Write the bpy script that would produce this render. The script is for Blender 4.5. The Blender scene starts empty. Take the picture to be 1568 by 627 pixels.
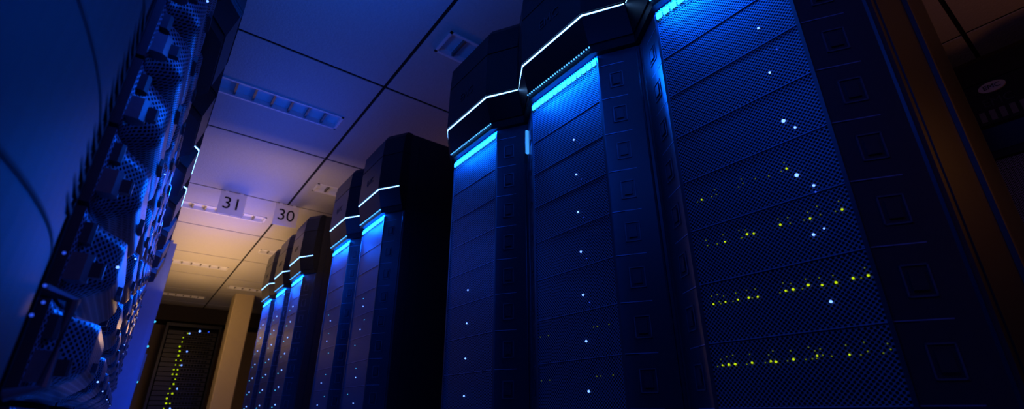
import bpy, bmesh, math, random
from mathutils import Vector, Matrix
random.seed(7)
S=bpy.context.scene
COL=S.collection
S.view_settings.view_transform='Standard'
S.view_settings.look='None'
CZ=0.45            # camera height
CEIL=CZ+2.0
TOP=CZ+1.72

# ------------------------------------------------------------ materials
def mat(name,col,rough=.5,metal=0.0,spec=.5,noise=0.0,nscale=30,bump=0.0):
    m=bpy.data.materials.new(name); m.use_nodes=True
    nt=m.node_tree; b=nt.nodes['Principled BSDF']
    b.inputs['Base Color'].default_value=(*col,1)
    b.inputs['Roughness'].default_value=rough
    b.inputs['Metallic'].default_value=metal
    b.inputs['Specular IOR Level'].default_value=spec
    tc=nt.nodes.new('ShaderNodeTexCoord')
    n=nt.nodes.new('ShaderNodeTexNoise'); n.inputs['Scale'].default_value=nscale
    n.inputs['Detail'].default_value=4
    nt.links.new(tc.outputs['Object'],n.inputs['Vector'])
    mr=nt.nodes.new('ShaderNodeMapRange')
    mr.inputs['To Min'].default_value=1-noise; mr.inputs['To Max'].default_value=1+noise
    nt.links.new(n.outputs['Fac'],mr.inputs['Value'])
    mx=nt.nodes.new('ShaderNodeVectorMath'); mx.operation='SCALE'
    mx.inputs[0].default_value=col
    nt.links.new(mr.outputs['Result'],mx.inputs['Scale'])
    nt.links.new(mx.outputs['Vector'],b.inputs['Base Color'])
    if bump>0:
        bp=nt.nodes.new('ShaderNodeBump'); bp.inputs['Strength'].default_value=bump
        bp.inputs['Distance'].default_value=.01
        nt.links.new(n.outputs['Fac'],bp.inputs['Height'])
        nt.links.new(bp.outputs['Normal'],b.inputs['Normal'])
    return m
def emis(name,col,st):
    m=bpy.data.materials.new(name); m.use_nodes=True
    nt=m.node_tree; nt.nodes.clear()
    o=nt.nodes.new('ShaderNodeOutputMaterial'); e=nt.nodes.new('ShaderNodeEmission')
    e.inputs['Color'].default_value=(*col,1); e.inputs['Strength'].default_value=st
    nt.links.new(e.outputs[0],o.inputs[0]); return m
def perf(name,col,hole,pitch,rough=.45,metal=.3,axes=('Y','Z'),thr=.36):
    """staggered round-hole perforated steel"""
    m=bpy.data.materials.new(name); m.use_nodes=True
    nt=m.node_tree; b=nt.nodes['Principled BSDF']; L=nt.links
    b.inputs['Roughness'].default_value=rough; b.inputs['Metallic'].default_value=metal
    tc=nt.nodes.new('ShaderNodeTexCoord'); sp=nt.nodes.new('ShaderNodeSeparateXYZ')
    L.new(tc.outputs['Object'],sp.inputs[0])
    cb=nt.nodes.new('ShaderNodeCombineXYZ')
    L.new(sp.outputs[axes[0]],cb.inputs[0]); L.new(sp.outputs[axes[1]],cb.inputs[1])
    mp=nt.nodes.new('ShaderNodeMapping'); mp.inputs['Rotation'].default_value=(0,0,math.radians(45))
    L.new(cb.outputs[0],mp.inputs[0])
    v=nt.nodes.new('ShaderNodeTexVoronoi'); v.voronoi_dimensions='2D'
    v.inputs['Scale'].default_value=1/pitch; v.inputs['Randomness'].default_value=0
    L.new(mp.outputs[0],v.inputs['Vector'])
    r=nt.nodes.new('ShaderNodeMapRange'); r.inputs['From Min'].default_value=thr-.05; r.inputs['From Max'].default_value=thr+.05
    L.new(v.outputs['Distance'],r.inputs['Value'])
    mx=nt.nodes.new('ShaderNodeMix'); mx.data_type='RGBA'
    L.new(r.outputs['Result'],mx.inputs['Factor'])
    mx.inputs['A'].default_value=(*hole,1); mx.inputs['B'].default_value=(*col,1)
    L.new(mx.outputs['Result'],b.inputs['Base Color'])
    sm=nt.nodes.new('ShaderNodeMath'); sm.operation='MULTIPLY'; sm.inputs[1].default_value=.5
    L.new(r.outputs['Result'],sm.inputs[0]); L.new(sm.outputs[0],b.inputs['Specular IOR Level'])
    return m
M_body=mat('cabinet_black_paint',(.014,.015,.019),.42,0,.35,.2,60)
M_hood=mat('hood_black_plastic',(.007,.008,.011),.38,0,.28,.15,80)
M_frame=mat('door_frame_plastic',(.022,.024,.031),.4,0,.45,.2,70)
M_slot=mat('slot_plastic',(.075,.08,.10),.4,0,.45,.2,70)
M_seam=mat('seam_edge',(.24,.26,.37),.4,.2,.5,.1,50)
M_dark=mat('recess_black',(.004,.004,.006),.7,0,.2,.1,50)
M_mesh=perf('perforated_steel',(.22,.23,.29),(.001,.001,.003),.0070,thr=.41)
M_bez=perf('perforated_bezel',(.13,.14,.20),(.003,.003,.007),.0075,.30,.3)
M_latch=mat('latch_metal',(.18,.18,.20),.28,.6,.5,.2,90)
M_trim=mat('side_trim_paint',(.10,.09,.08),.5,.1,.4,.2,60)
M_smooth=mat('satin_door_panel',(.010,.011,.018),.50,0,.10,.3,9)
M_grey=mat('blue_grey_cabinet',(.16,.22,.38),.5,0,.4,.1,20)
M_tile=mat('ceiling_tile',(.62,.60,.56),.9,0,.1,.10,90,.25)
M_grid=mat('ceiling_gap_dark',(.02,.02,.02),.8,0,.1,.1,30)
M_fix=mat('fixture_metal',(.9,.9,.9),.45,.0,.5,.05,20)
M_fixd=mat('fixture_reflector',(.88,.88,.88),.5,.0,.5,.05,20)
M_louv=mat('fixture_louver',(.16,.15,.13),.4,.3,.5,.05,20)
M_floor=mat('raised_floor_vinyl',(.16,.16,.17),.5,0,.4,.15,25)
M_wall=mat('painted_wall',(.28,.22,.16),.8,0,.2,.08,15,.1)
M_pil=mat('pillar_paint',(.70,.58,.34),.75,0,.2,.05,12,.1)
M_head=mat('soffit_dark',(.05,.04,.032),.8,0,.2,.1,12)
M_sign=mat('sign_card',(.80,.78,.76),.6,0,.3,.04,12)
M_ink=mat('black_ink',(.012,.012,.012),.6,0,.2,.05,12)
M_badge=mat('badge_silver',(.4,.4,.4),.35,.4,.5,.05,12)
E_bar=emis('led_bar_blue',(.16,.42,1),7)
E_bead=emis('led_bead_blue',(.06,.34,1),2.5)
E_glow=emis('led_downlight_blue',(.02,.36,1),4.0)
E_leak=emis('edge_leak_glow_blue',(.04,.30,1),1.2)  # emission standing in for blue light leaking at a cabinet gap
E_blue=emis('status_blue',(.12,.26,1),3.2)
E_dim=emis('status_blue_dim',(.03,.1,1),.8)
E_teal=emis('status_teal',(.05,.5,.9),1.6)
E_yel=emis('status_yellow_green',(.52,.72,.003),1.05)
E_yeld=emis('status_yellow_dim',(.20,.28,.003),.5)

# ------------------------------------------------------------ mesh helpers
class MB:
    def __init__(s,mats): s.bm=bmesh.new(); s.mats=mats
    def idx(s,m):
        if m not in s.mats: s.mats.append(m)
        return s.mats.index(m)
    def face(s,vs,m):
        f=s.bm.faces.new(vs); f.material_index=s.idx(m); return f
    def prism(s,pts,z0,z1,m,side=None,top=None):
        tp=top or pts
        a=[s.bm.verts.new((p[0],p[1],z0)) for p in pts]
        b=[s.bm.verts.new((p[0],p[1],z1)) for p in tp]
        n=len(pts)
        s.face(list(reversed(a)),m); s.face(b,m)
        for i in range(n):
            j=(i+1)%n
            s.face([a[i],a[j],b[j],b[i]],(side or {}).get(i,m))
    def box(s,x0,x1,y0,y1,z0,z1,m):
        s.prism([(x0,y0),(x1,y0),(x1,y1),(x0,y1)],z0,z1,m)
    def cbox(s,x0,x1,y0,y1,z0,z1,m,c=.004):
        s.prism([(x0,y0+c),(x0+c,y0),(x1,y0),(x1,y1),(x0+c,y1),(x0,y1-c)],z0,z1,m)
    def sph(s,c,r,m,seg=8):
        g=bmesh.ops.create_icosphere(s.bm,subdivisions=2 if seg>6 else 1,radius=r,matrix=Matrix.Translation(c))
        fs=set()
        for v in g['verts']:
            for f in v.link_faces: fs.add(f)
        k=s.idx(m)
        for f in fs: f.material_index=k; f.smooth=True
    def tube(s,pts,r,m,n=6):
        rings=[]
        P=[Vector(p) for p in pts]
        for i,p in enumerate(P):
            t=((P[min(i+1,len(P)-1)]-P[max(i-1,0)])).normalized()
            u=t.cross(Vector((0,0,1)))
            if u.length<.01: u=Vector((1,0,0))
            u.normalize(); w=t.cross(u)
            rings.append([s.bm.verts.new(p+u*r*math.cos(2*math.pi*k/n)+w*r*math.sin(2*math.pi*k/n)) for k in range(n)])
        for a,b in zip(rings,rings[1:]):
            for k in range(n):
                s.face([a[k],a[(k+1)%n],b[(k+1)%n],b[k]],m)
        s.face(list(reversed(rings[0])),m); s.face(rings[-1],m)
    def done(s,name):
        bmesh.ops.recalc_face_normals(s.bm,faces=s.bm.faces[:])
        me=bpy.data.meshes.new(name); s.bm.to_mesh(me); s.bm.free()
        for m in s.mats: me.materials.append(m)
        return me
def obj(name,me,parent=None,loc=(0,0,0),rot=0):
    o=bpy.data.objects.new(name,me); COL.objects.link(o)
    o.location=loc; o.rotation_euler=(0,0,rot)
    if parent: o.parent=parent
    return o
def empty(name,loc,rot=0):
    e=bpy.data.objects.new(name,None); COL.objects.link(e); e.location=loc; e.rotation_euler=(0,0,rot)
    e.empty_display_size=.2; return e

HW=.305; FW=.18     # half width, half flat
PITCH=.137
Z0=.062+CZ          # a status LED height
SEAMS=[Z0+PITCH*(k-.35) for k in range(-3,9)]
def outline(d,c,hw=HW,back=.0,fw=FW,off=0.0):
    return [(back,-hw),(back,hw),(c-off,hw),(d-off,fw+off*.4),(d-off,-fw-off*.4),(c-off,-hw)][::-1]

# --- body
b=MB([])
b.box(0,1.0,-HW+.004,HW-.004,.03,TOP-.004,M_body)
b.box(.02,.98,-HW+.03,HW-.03,0,.03,M_dark)
for sy in (-1,1):
    y=sy*(HW-.004)
    b.box(.06,.94,min(y,y+sy*.003),max(y,y+sy*.003),.1,TOP-.08,M_body)
b.box(1.0,1.03,-HW+.004,HW-.004,.05,TOP-.02,M_frame)
ME_body=b.done('body')
# --- door (perforated centre + angled cheeks with slots)
def build_door(d):
    b=MB([])
    o=outline(d,-.004)
    side={}
    n=len(o)
    for i in range(n):
        p,q=o[i],o[(i+1)%n]
        if abs(p[0]-d)<1e-6 and abs(q[0]-d)<1e-6: side[i]=M_mesh
    b.prism(o,.06,CZ+1.16,M_frame,side)
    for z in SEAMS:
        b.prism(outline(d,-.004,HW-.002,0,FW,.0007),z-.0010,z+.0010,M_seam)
        b.prism(outline(d,-.004,HW-.002,0,FW,.0003),z-.004,z-.0010,M_dark)
    for sy in (-1,1):
        y=sy*FW
        b.box(d-.003,d+.004,y-.004,y+.004,.06,CZ+1.15,M_frame)
        b.box(-.012,-.001,sy*(HW-.012)-.005,sy*(HW-.012)+.005,.06,CZ+1.15,M_frame)
        A=Vector((d,sy*FW,0)); B=Vector((-.004,sy*HW,0)); t=(B-A)
        nrm=Vector((t.y*-sy,t.x*sy,0)).normalized()
        if nrm.x>0: nrm=-nrm
        for z in SEAMS:
            zc=z+PITCH/2; h=.030; w=.15; c=.40
            for (f0,f1,za,zb,mm,dp) in ((c-w,c+w,zc-h,zc-h+.003,M_slot,.0025),(c-w,c+w,zc+h-.003,zc+h,M_slot,.0025),
                                  (c-w,c-w+.02,zc-h,zc+h,M_slot,.0025),(c+w-.02,c+w,zc-h,zc+h,M_slot,.0025),
                                  (c-w+.07,c+w-.07,zc-h+.012,zc+h-.012,M_frame,.004)):
                if zb>CZ+1.15: continue
                p=A+t*f0; q=A+t*f1
                p2=p+nrm*dp; q2=q+nrm*dp
                b.prism([(p.x,p.y),(q.x,q.y),(q2.x,q2.y),(p2.x,p2.y)],za,zb,mm)
    return b.done('door')
ME_door=build_door(-.08)
# --- hood
HD,HC=-.14,-.06
b=MB([])
hw=HW-.001; hf=.172
def ho(dx,top=0):
    return [(.0,hw),(HC+dx,hw),(HD+dx,hf),(HD+dx,-hf),(HC+dx,-hw),(.0,-hw)]
b.prism(ho(.035),CZ+1.163,CZ+1.20,M_hood)
b.prism(ho(.03),CZ+1.20,CZ+1.312,M_hood,top=ho(.004))
b.prism(ho(.006),CZ+1.312,CZ+1.328,M_dark)
b.prism(ho(0),CZ+1.328,CZ+1.56,M_hood,top=ho(.004))
b.prism(ho(.010),CZ+1.56,CZ+1.566,M_dark)
b.prism(ho(.004),CZ+1.566,TOP-.03,M_hood,top=ho(.012))
b.prism(ho(.012),TOP-.03,TOP,M_hood,top=ho(.03))
ME_hood=b.done('hood')
zb=CZ+1.32
barpts=[(HC+.006,hw-.004,zb),(HD+.005,hf,zb),(HD+.005,-hf,zb),(HC+.006,-hw+.004,zb)]
b=MB([]); b.tube(barpts,.0034,E_bar); ME_bar=b.done('led_bar')
b=MB([]); b.tube(barpts,.003,M_dark); ME_baroff=b.done('led_bar')
b=MB([])
for i in range(28):
    y=-FW+.008+i*(2*FW-.016)/27
    b.sph((HD+.0305,y,CZ+1.188),.0036,E_bead,6)
ME_beads=b.done('hood_edge_lights')
b=MB([])
for i in range(14):
    y=-FW+.014+i*(2*FW-.028)/13
    b.box(-.0865,-.081,y-.009,y+.009,CZ+1.126,CZ+1.146,E_glow)
ME_down=b.done('hood_downlights')
b=MB([]); b.box(-.028,-.016,HW-.020,HW-.012,CZ+1.00,CZ+1.11,E_leak); ME_leak=b.done('edge_leak_glow')  # added glowing strip imitating light between cabinets

def text(name,s,size,parent,loc,rot,m,ext=.001):
    c=bpy.data.curves.new(name,'FONT'); c.body=s; c.size=size; c.extrude=ext
    c.align_x='CENTER'; c.align_y='CENTER'; c.materials.append(m)
    o=bpy.data.objects.new(name,c); COL.objects.link(o); o.location=loc; o.rotation_euler=rot
    if parent: o.parent=parent
    return o
def area(name,loc,size,sy,power,col,rot,parent=None,spread=math.pi):
    l=bpy.data.lights.new(name,'AREA'); l.shape='RECTANGLE'; l.size=size; l.size_y=sy
    l.energy=power; l.color=col; l.spread=spread
    o=bpy.data.objects.new(name,l); COL.objects.link(o); o.location=loc; o.rotation_euler=rot
    if parent: o.parent=parent
    return o
BLUE=(.001,.075,1)
def status(leds,parent,name='status_lights'):
    b=MB([])
    for (y,z,r,m) in leds: b.sph((-.0815,y,z),r,m)
    obj(name,b.done(name),parent)
def cabinet(x,yc,rot=0,lit=True,leds=None,glow=8.0,bar=1.2,edge=False):
    e=empty('server_cabinet',(x,yc,0),rot)
    obj('body',ME_body,e); obj('door',ME_door,e); obj('hood',ME_hood,e)
    obj('led_bar',ME_bar if lit else ME_baroff,e)
    if edge: obj('edge_leak_glow',ME_leak,e)
    if lit:
        obj('hood_edge_lights',ME_beads,e); obj('hood_downlights',ME_down,e)
        area('hood_lamp',(-.096,0,CZ+1.160),.014,.34,glow*1.7,(.001,.10,1),(0,math.radians(-14),0),e)
        area('bar_lamp',(HD-.004,0,CZ+1.32),.006,.34,bar,BLUE,(0,math.radians(90),0),e)
    if leds: status(leds,e)
    text('hood_lettering','EMC',.06,e,(HD+.001,0,CZ+1.44),(math.pi/2,0,-math.pi/2),M_frame,.0015)
    return e

# ------------------------------------------------------------ right row
XR=1.13
yc=[.468,1.078,1.688]
L=[]
for k in range(1,7): L.append((.373-yc[0]+random.uniform(-.002,.002),Z0+PITCH*k+.002,.0040 if k in(3,4) else .0028,E_blue))
L+= [(.347-yc[0],CZ+.44,.0026,E_blue),(.347-yc[0],CZ+.425,.002,E_dim),(.352-yc[0],CZ+.585,.0026,E_blue),(.35-yc[0],CZ+.345,.0018,E_blue),(.345-yc[0],CZ+.80,.0016,E_dim)]
for (z,ys) in ((.094,[.618,.603,.588,.55,.51,.5,.465,.43,.42,.41,.395,.365,.335,.30,.288]),
               (.229,[.615,.60,.585,.555,.53,.51,.45,.435,.405,.38,.355,.325,.30]),
               (.367,[.605,.58,.56,.52,.505,.49,.43,.41,.37,.35,.31]),
               (.490,[.60,.56,.49,.46,.43,.39])):
    for y in ys:
        big=random.random()<.75
        L.append((y-yc[0],CZ+z+.008+random.choice((0,0,.003,-.002)),random.uniform(.0017,.0027) if big else .0014,E_yel if big else E_yeld))
        if random.random()<.8: L.append((y-yc[0]+.002,CZ+z+.008+random.uniform(.012,.02),.0012,E_yeld))
        if random.random()<.6: L.append((y-yc[0]+.012,CZ+z+.006,.0013,E_yeld))
e1=cabinet(XR,yc[0],0,True,L,7)
b=MB([]); b.box(.46,.49,-HW-.010,-HW+.004,.06,TOP-.03,M_trim); obj('side_trim',b.done('side_trim'),e1)
L=[(1.035-yc[1]-.002*(k%2),Z0+PITCH*k,.0034,E_blue) for k in range(0,7)]
L+=[(1.01-yc[1],Z0+PITCH*k+.11,.0015,E_dim) for k in range(1,7)]
for z in (.10,.235):
    L+=[(y-yc[1],CZ+z,.0015,E_yeld) for y in (1.24,1.2,1.0,.985,.94)]
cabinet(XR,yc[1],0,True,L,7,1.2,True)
L=[(1.70-yc[2],Z0+PITCH*k+.006,.0034,E_blue) for k in range(0,4)]
cabinet(XR,yc[2],0,True,L,5,1.2,False)
for i,y in enumerate((2.905,3.515)):
    L=[]
    for k in range(0,5):
        if k!=2: L.append((random.uniform(-.03,.03),Z0+PITCH*k,.003,E_blue))
        L.append((random.uniform(-.13,.13),Z0+PITCH*k+.05,.002,E_teal))
    cabinet(XR,y,0,True,L,11)
for y in (4.705,5.315,5.925):
    L=[]
    for k in range(0,7):
        L.append((random.uniform(-.01,.01)-.02,Z0+PITCH*k+.02,.0055,E_blue))
        L.append((random.uniform(-.01,.01)+.09,Z0+PITCH*k,.004,E_teal))
    cabinet(XR,y,0,True,L,14,6)
for y in (-.47,.14,.75,1.36):
    e=cabinet(3.27,y,0,False,None)
    b=MB([])
    pts=[(.052*math.cos(a),.028*math.sin(a)) for a in [2*math.pi*i/28 for i in range(28)]]
    va=[b.bm.verts.new((HD-.004,p[0],CZ+1.52+p[1])) for p in pts]; vb=[b.bm.verts.new((HD+.004,p[0],CZ+1.52+p[1])) for p in pts]
    b.face(va,M_badge); b.face(vb[::-1],M_badge)
    for i in range(28): b.face([va[i],va[(i+1)%28],vb[(i+1)%28],vb[i]],M_badge)
    for i in range(9):
        yy=-.15+i*.0375
        b.box(HD-.001,HD+.02,yy-.011,yy+.011,CZ+1.345,CZ+1.40,M_slot)
    obj('badge_and_vents',b.done('badge_and_vents'),e)
    text('badge_lettering','EMC',.034,e,(HD-.005,0,CZ+1.52),(math.pi/2,0,-math.pi/2),M_ink,.0005)

# ------------------------------------------------------------ left row (drive shelves with shaped bezels)
def bezel_mesh():
    b=MB([])
    bx=-.030
    b.box(bx,0,-HW+.002,HW-.002,.06,CZ+1.16,M_dark)
    NY,NZ=24,8
    for r in range(-3,9):
        z0=Z0+PITCH*(r-.35)+.004; z1=z0+PITCH-.008
        if z1>CZ+1.16: continue
        ya,yb=-.285,.285
        g=[]
        for i in range(NY+1):
            row=[]
            for j in range(NZ+1):
                u=i/NY; v=j/NZ
                k=min(1,min(u,1-u)/.22); k=k*k*(3-2*k)
                lip=min(1,v/.30); lt=min(1,(1-v)/.12)
                bulge=.012+.055*k*min(lip,lt)
                row.append(b.bm.verts.new((bx-bulge,ya+(yb-ya)*u,z0+(z1-z0)*v)))
            g.append(row)
        for i in range(NY):
            for j in range(NZ):
                f=b.face([g[i][j],g[i+1][j],g[i+1][j+1],g[i][j+1]],M_bez); f.smooth=True
        for j in range(NZ):
            for i in (0,NY):
                a,c=g[i][j],g[i][j+1]
                d1=b.bm.verts.new((bx,a.co.y,a.co.z)); d2=b.bm.verts.new((bx,c.co.y,c.co.z))
                b.face([a,c,d2,d1],M_frame)
        for i in range(NY):
            for j in (0,NZ):
                a,c=g[i][j],g[i+1][j]
                d1=b.bm.verts.new((bx,a.co.y,a.co.z)); d2=b.bm.verts.new((bx,c.co.y,c.co.z))
                b.face([a,c,d2,d1],M_frame)
        for yy in (ya+.022,yb-.022):
            b.cbox(bx-.040,bx,yy-.014,yy+.014,z0+.022,z0+.062,M_latch,.008)
            b.cbox(bx-.055,bx-.03,yy-.007,yy+.007,z0+.030,z0+.052,M_frame,.003)
            b.cbox(bx-.030,bx,yy-.010,yy+.010,z0+.078,z0+.110,M_frame,.005)
        b.cbox(bx-.074,bx-.02,-.035,.035,z0+.050,z0+.066,M_frame,.006)
    return b.done('drive_shelves')
ME_bez=bezel_mesh()
def smooth_door():
    b=MB([])
    N=20
    z0,z1=.06,CZ+1.16
    prof=[]
    for i in range(N+1):
        u=i/N; y=-HW+.006+(2*HW-.012)*u
        prof.append((-.014-.045*math.sin(math.pi*u)**.8,y))
    o=[(0,HW-.006)]+prof[::-1]+[(0,-HW+.006)]
    b.prism(o,z0,z1,M_smooth)
    for z in (CZ+.02,CZ+.16,CZ+.30,CZ+.45,CZ+.6,CZ+.75,CZ+.9):
        o2=[(0,HW-.006)]+[(x-.001,y) for x,y in prof[::-1]]+[(0,-HW+.006)]
        b.prism(o2,z-.002,z+.002,M_dark)
    # vent slots and pull handle
    for k in range(14):
        z=CZ+.20+k*.02
        b.box(-.0585,-.03,-.10,-.02,z,z+.006,M_dark)
    b.tube([(-.045,-.22,CZ+.02),(-.075,-.22,CZ+.03),(-.075,-.22,CZ+.13),(-.045,-.22,CZ+.14)],.007,M_latch,10)
    for (yy,z) in ((-.16,.115),(-.13,.128),(-.17,.175),(-.12,.095)):
        b.sph((-.056,yy,CZ+z),.0018,E_dim)
    return b.done('door')
ME_sm=smooth_door()
XL=-.15; HO=-.03
b=MB([]); b.box(HO,0,-HW+.002,HW-.002,CZ+1.163,TOP,M_hood); ME_fill=b.done('hood_base')
def left_cab(y,kind,lit,glow=6.0,bar=3.0):
    e=empty('storage_cabinet',(XL,y,0),math.pi)
    obj('body',ME_body,e); obj('hood',ME_hood,e,(HO,0,0)); obj('hood_base',ME_fill,e)
    obj('led_bar',ME_bar if lit else ME_baroff,e,(HO,0,0))
    if kind=='smooth': obj('door',ME_sm,e)
    else: obj('drive_shelves',ME_bez,e)
    if lit:
        area('hood_lamp',(-.12,0,CZ+1.158),.02,.34,glow,BLUE,(0,math.radians(-8),0),e)
        area('bar_lamp',(HO+HD-.004,0,CZ+1.32),.006,.34,bar,BLUE,(0,math.radians(90),0),e)
    if kind!='smooth':
        b=MB([])
        for k in range(3):
            z=Z0+PITCH*random.randint(0,6)+.01; y2=random.choice((-.25,.25,0))
            b.sph((-.098,y2,z),.0022,E_blue)
        obj('status_lights',b.done('status_lights'),e)
    return e
left_cab(-.03,'smooth',True,1.0,1.8); left_cab(.58,'smooth',True,2.0,1.6)  # bars out of view, lit as added blue fill for right row and ceiling
for i,y in enumerate((1.19,1.80,2.41,3.02,3.63,4.24,4.85,5.46)):
    left_cab(y,'bezel',y in(3.02,3.63),5.0,1.5)
# bluish cabinets at the end of the left row
b=MB([])
b.box(-.95,.05,-.4,.4,.03,CZ+1.70,M_grey)
b.box(-.9,0,-.36,.36,0,.03,M_dark)
b.box(.05,.085,-.39,.39,.07,CZ+1.67,M_grey)
b.box(.085,.09,-.30,.30,.2,CZ+1.5,M_mesh)
b.box(.085,.105,-.355,-.335,CZ+.3,CZ+.55,M_latch)
for k in range(8): b.box(-.8,-.1,-.404,-.4,.5+k*.03,.515+k*.03,M_dark)
MEg=b.done('body')
for y in (6.42,7.23,8.04):
    e=empty('tall_equipment_cabinet',(0,y,0)); obj('body',MEg,e)
    b=MB([])
    for (yy,z) in ((-.36,.62),(-.36,.86),(-.2,.3)): b.sph((.09,yy,CZ+z),.011,E_teal)
    obj('status_lights',b.done('status_lights'),e)

# ------------------------------------------------------------ room
X0,X1,Y0,Y1=-2.8,5.0,-2.4,12.3
def room(name,x0,x1,y0,y1,z0,z1,m):
    b=MB([]); b.box(x0,x1,y0,y1,z0,z1,m); return obj(name,b.done(name))
b=MB([]); b.box(X0,X1,Y0,Y1,-.08,-.004,M_dark)
nx=13; ny=25
for i in range(nx):
    for j in range(ny):
        xa=X0+i*.6; ya=Y0+j*.6
        b.box(xa+.002,min(xa+.598,X1),ya+.002,min(ya+.598,Y1),-.02,0,M_floor)
obj('floor',b.done('floor'))
room('wall_left',X0-.1,X0,Y0,Y1,0,CEIL+.25,M_wall)
room('wall_right',X1,X1+.1,Y0,Y1,0,CEIL+.25,M_wall)
room('wall_front',X0-.1,X1+.1,Y1,Y1+.1,0,CEIL+.25,M_wall)
room('wall_back',X0-.1,X1+.1,Y0-.1,Y0,0,CEIL+.25,M_wall)
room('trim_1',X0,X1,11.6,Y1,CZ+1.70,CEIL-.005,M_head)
# ceiling
T=1.225; GX=.905; GY=2.61; g=.011
b=MB([])
b.box(X0,X1,Y0,Y1,CEIL+.16,CEIL+.25,M_grid)
fix=[]
for i in range(-4,5):
    for j in range(-6,9):
        xa=GX+i*T; ya=GY+j*T
        x0,x1=max(xa+g,X0),min(xa+T-g,X1); y0,y1=max(ya+g,Y0),min(ya+T-g,Y1)
        if x1-x0<.05 or y1-y0<.05: continue
        if (i+j)%2!=0 and x1-x0>1.1 and y1-y0>1.1:
            fx0,fx1=x0+.08,x1-.08; fy0,fy1=ya+T/2-.10,ya+T/2+.10
            b.box(x0,x1,y0,fy0,CEIL,CEIL+.02,M_tile); b.box(x0,x1,fy1,y1,CEIL,CEIL+.02,M_tile)
            b.box(x0,fx0,fy0,fy1,CEIL,CEIL+.02,M_tile); b.box(fx1,x1,fy0,fy1,CEIL,CEIL+.02,M_tile)
            fix.append((fx0,fx1,fy0,fy1))
        else:
            b.box(x0,x1,y0,y1,CEIL,CEIL+.02,M_tile)
for i in range(-4,6):
    x=GX+i*T
    if X0<x<X1: b.box(x-g,x+g,Y0,Y1,CEIL+.006,CEIL+.016,M_grid)
for j in range(-6,10):
    y=GY+j*T
    if Y0<y<Y1: b.box(X0,X1,y-g,y+g,CEIL+.005,CEIL+.015,M_grid)
obj('ceiling',b.done('ceiling'))
for (x0,x1,y0,y1) in fix:
    b=MB([]); w=.016; cx=(x0+x1)/2; cy=(y0+y1)/2
    for q in ((x0,x1,y0,y0+w),(x0,x1,y1-w,y1),(x0,x0+w,y0,y1),(x1-w,x1,y0,y1)):
        b.box(q[0]-cx,q[1]-cx,q[2]-cy,q[3]-cy,-.006,.05,M_fix)
    b.box(x0-cx,x1-cx,y0-cy,y1-cy,.030,.040,M_fixd)
    n=9
    for k in range(1,n):
        x=x0-cx+(x1-x0)*k/n
        b.box(x-.007,x+.007,y0-cy+w,y1-cy-w,.004,.030,M_louv)
    obj('louvered_ceiling_light',b.done('louvered_ceiling_light'),None,(cx,cy,CEIL))
# aisle signs
for (x,s) in ((.41,'31'),(.905,'30')):
    e=empty('aisle_number_sign',(x,5.06,0))
    b=MB([]); b.box(-.113,.113,-.003,.003,CEIL-.235,CEIL-.004,M_sign)
    b.box(-.08,-.05,-.006,.006,CEIL-.02,CEIL+.004,M_fix); b.box(.05,.08,-.006,.006,CEIL-.02,CEIL+.004,M_fix)
    obj('card',b.done('card'),e)
    text('digits',s,.17,e,(0,-.005,CEIL-.125),(math.pi/2,0,0),M_ink,.0008)
# pillar
b=MB([]); b.prism([(1.2,9.815),(1.215,9.8),(1.5,9.8),(1.515,9.815),(1.515,10.2),(1.2,10.2)],0,CEIL,M_pil)
b.box(1.19,1.525,9.79,10.21,0,.1,M_head)
obj('pillar',b.done('pillar'))
# end rack facing the camera
e=empty('network_rack',(.82,11.3,0))
b=MB([])
for sx in (-1,1):
    b.box(sx*.44-.02,sx*.44+.02,0,.8,0,CZ+1.62,M_body)
b.box(-.44,.44,.02,.8,CZ+1.56,CZ+1.62,M_body); b.box(-.42,.42,.3,.8,.03,CZ+1.56,M_dark)
b.box(-.46,.46,0,.8,0,.05,M_body)
for k in range(22):
    z=.12+k*.083
    b.box(-.40,.40,.03,.6,z,z+.07,M_body)
    for q in range(10):
        b.box(-.15+q*.05,-.15+q*.05+.035,.026,.03,z+.015,z+.05,M_dark)
obj('frame',b.done('frame'),e)
b=MB([])
for k in range(22):
    z=.15+k*.083
    for q in range(2):
        if random.random()<.8: b.sph((-.15+.06*q+random.uniform(-.012,.012),.02,z),random.choice((.010,.013,.016)),E_yel)
    if random.random()<.35: b.sph((-.06+.05*random.random(),.02,z),.013,E_blue)
b.sph((.1,.02,CZ+1.5),.02,E_blue); b.sph((.25,.02,CZ+1.5),.014,E_dim)
obj('status_lights',b.done('status_lights'),e)

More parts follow.
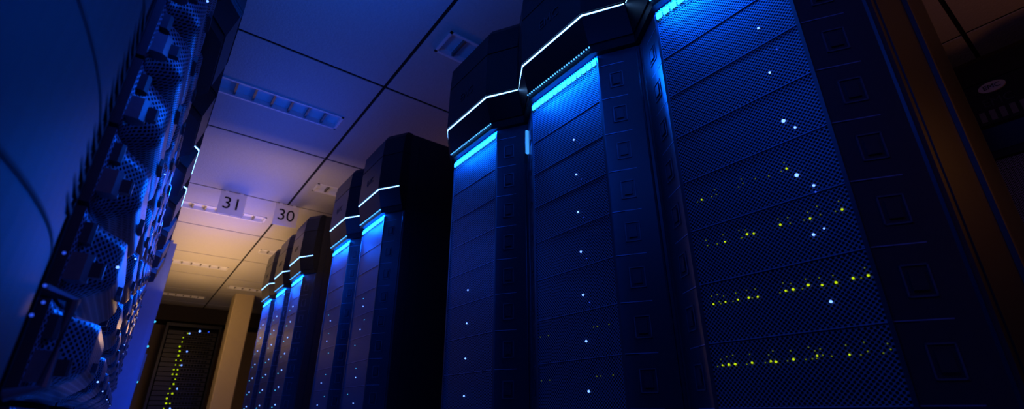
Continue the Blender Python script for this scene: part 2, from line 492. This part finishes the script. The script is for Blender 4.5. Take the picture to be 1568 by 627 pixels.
# ------------------------------------------------------------ lights
WARM=(1,.56,.22)
area('aisle_warm_fill',(.5,6.9,1.6),.8,2.8,19,WARM,(math.pi,0,0))  # added warm fill for the far ceiling, no actual fixture here
area('sign_fill',(.65,4.0,1.75),.5,.2,2.4,(1,.60,.30),(math.radians(115),0,0))  # added fill aimed at the number signs to brighten them
def point(name,loc,p,col,r=.1):
    l=bpy.data.lights.new(name,'POINT'); l.energy=p; l.color=col; l.shadow_soft_size=r
    o=bpy.data.objects.new(name,l); COL.objects.link(o); o.location=loc; return o
point('cross_aisle_fill',(.5,8.9,1.6),12,WARM,.12)  # added warm fill at the far end, its real source is unknown
point('rear_aisle_lamp',(2.75,3.6,2.25),15,(1,.42,.08),.06)
point('rear_aisle_lamp',(2.6,-1.0,1.5),3.5,(1,.33,.07),.1)
point('camera_side_fill',(.4,-1.9,1.6),1.2,(1,.36,.1),.1)  # added weak orange fill from behind the camera for the nearest cheek
area('blue_ceiling_fill',(.05,1.2,1.75),.35,.9,7.5,(.001,.12,1),(math.pi,0,0))  # added blue fill standing in for left-row LED spill on the ceiling
W=bpy.data.worlds.new('world'); S.world=W; W.use_nodes=True
W.node_tree.nodes['Background'].inputs[0].default_value=(.01,.03,.2,1)
W.node_tree.nodes['Background'].inputs[1].default_value=.02

# ------------------------------------------------------------ camera
cam=bpy.data.cameras.new('camera'); co=bpy.data.objects.new('camera',cam); COL.objects.link(co)
yaw=math.atan2(607,807); P=math.radians(23.6)
R=Vector((math.cos(yaw),-math.sin(yaw),0)); Hf=Vector((math.sin(yaw),math.cos(yaw),0)); Z=Vector((0,0,1))
F=Hf*math.cos(P)+Z*math.sin(P); U=Z*math.cos(P)-Hf*math.sin(P)
m=Matrix((R,U,-F)).transposed().to_4x4(); m.translation=Vector((0,0,CZ))
co.matrix_world=m
cam.sensor_width=36; cam.lens=740/1568*36; cam.clip_start=.01
cam.dof.use_dof=True; cam.dof.focus_distance=1.6; cam.dof.aperture_fstop=3.6
S.camera=co
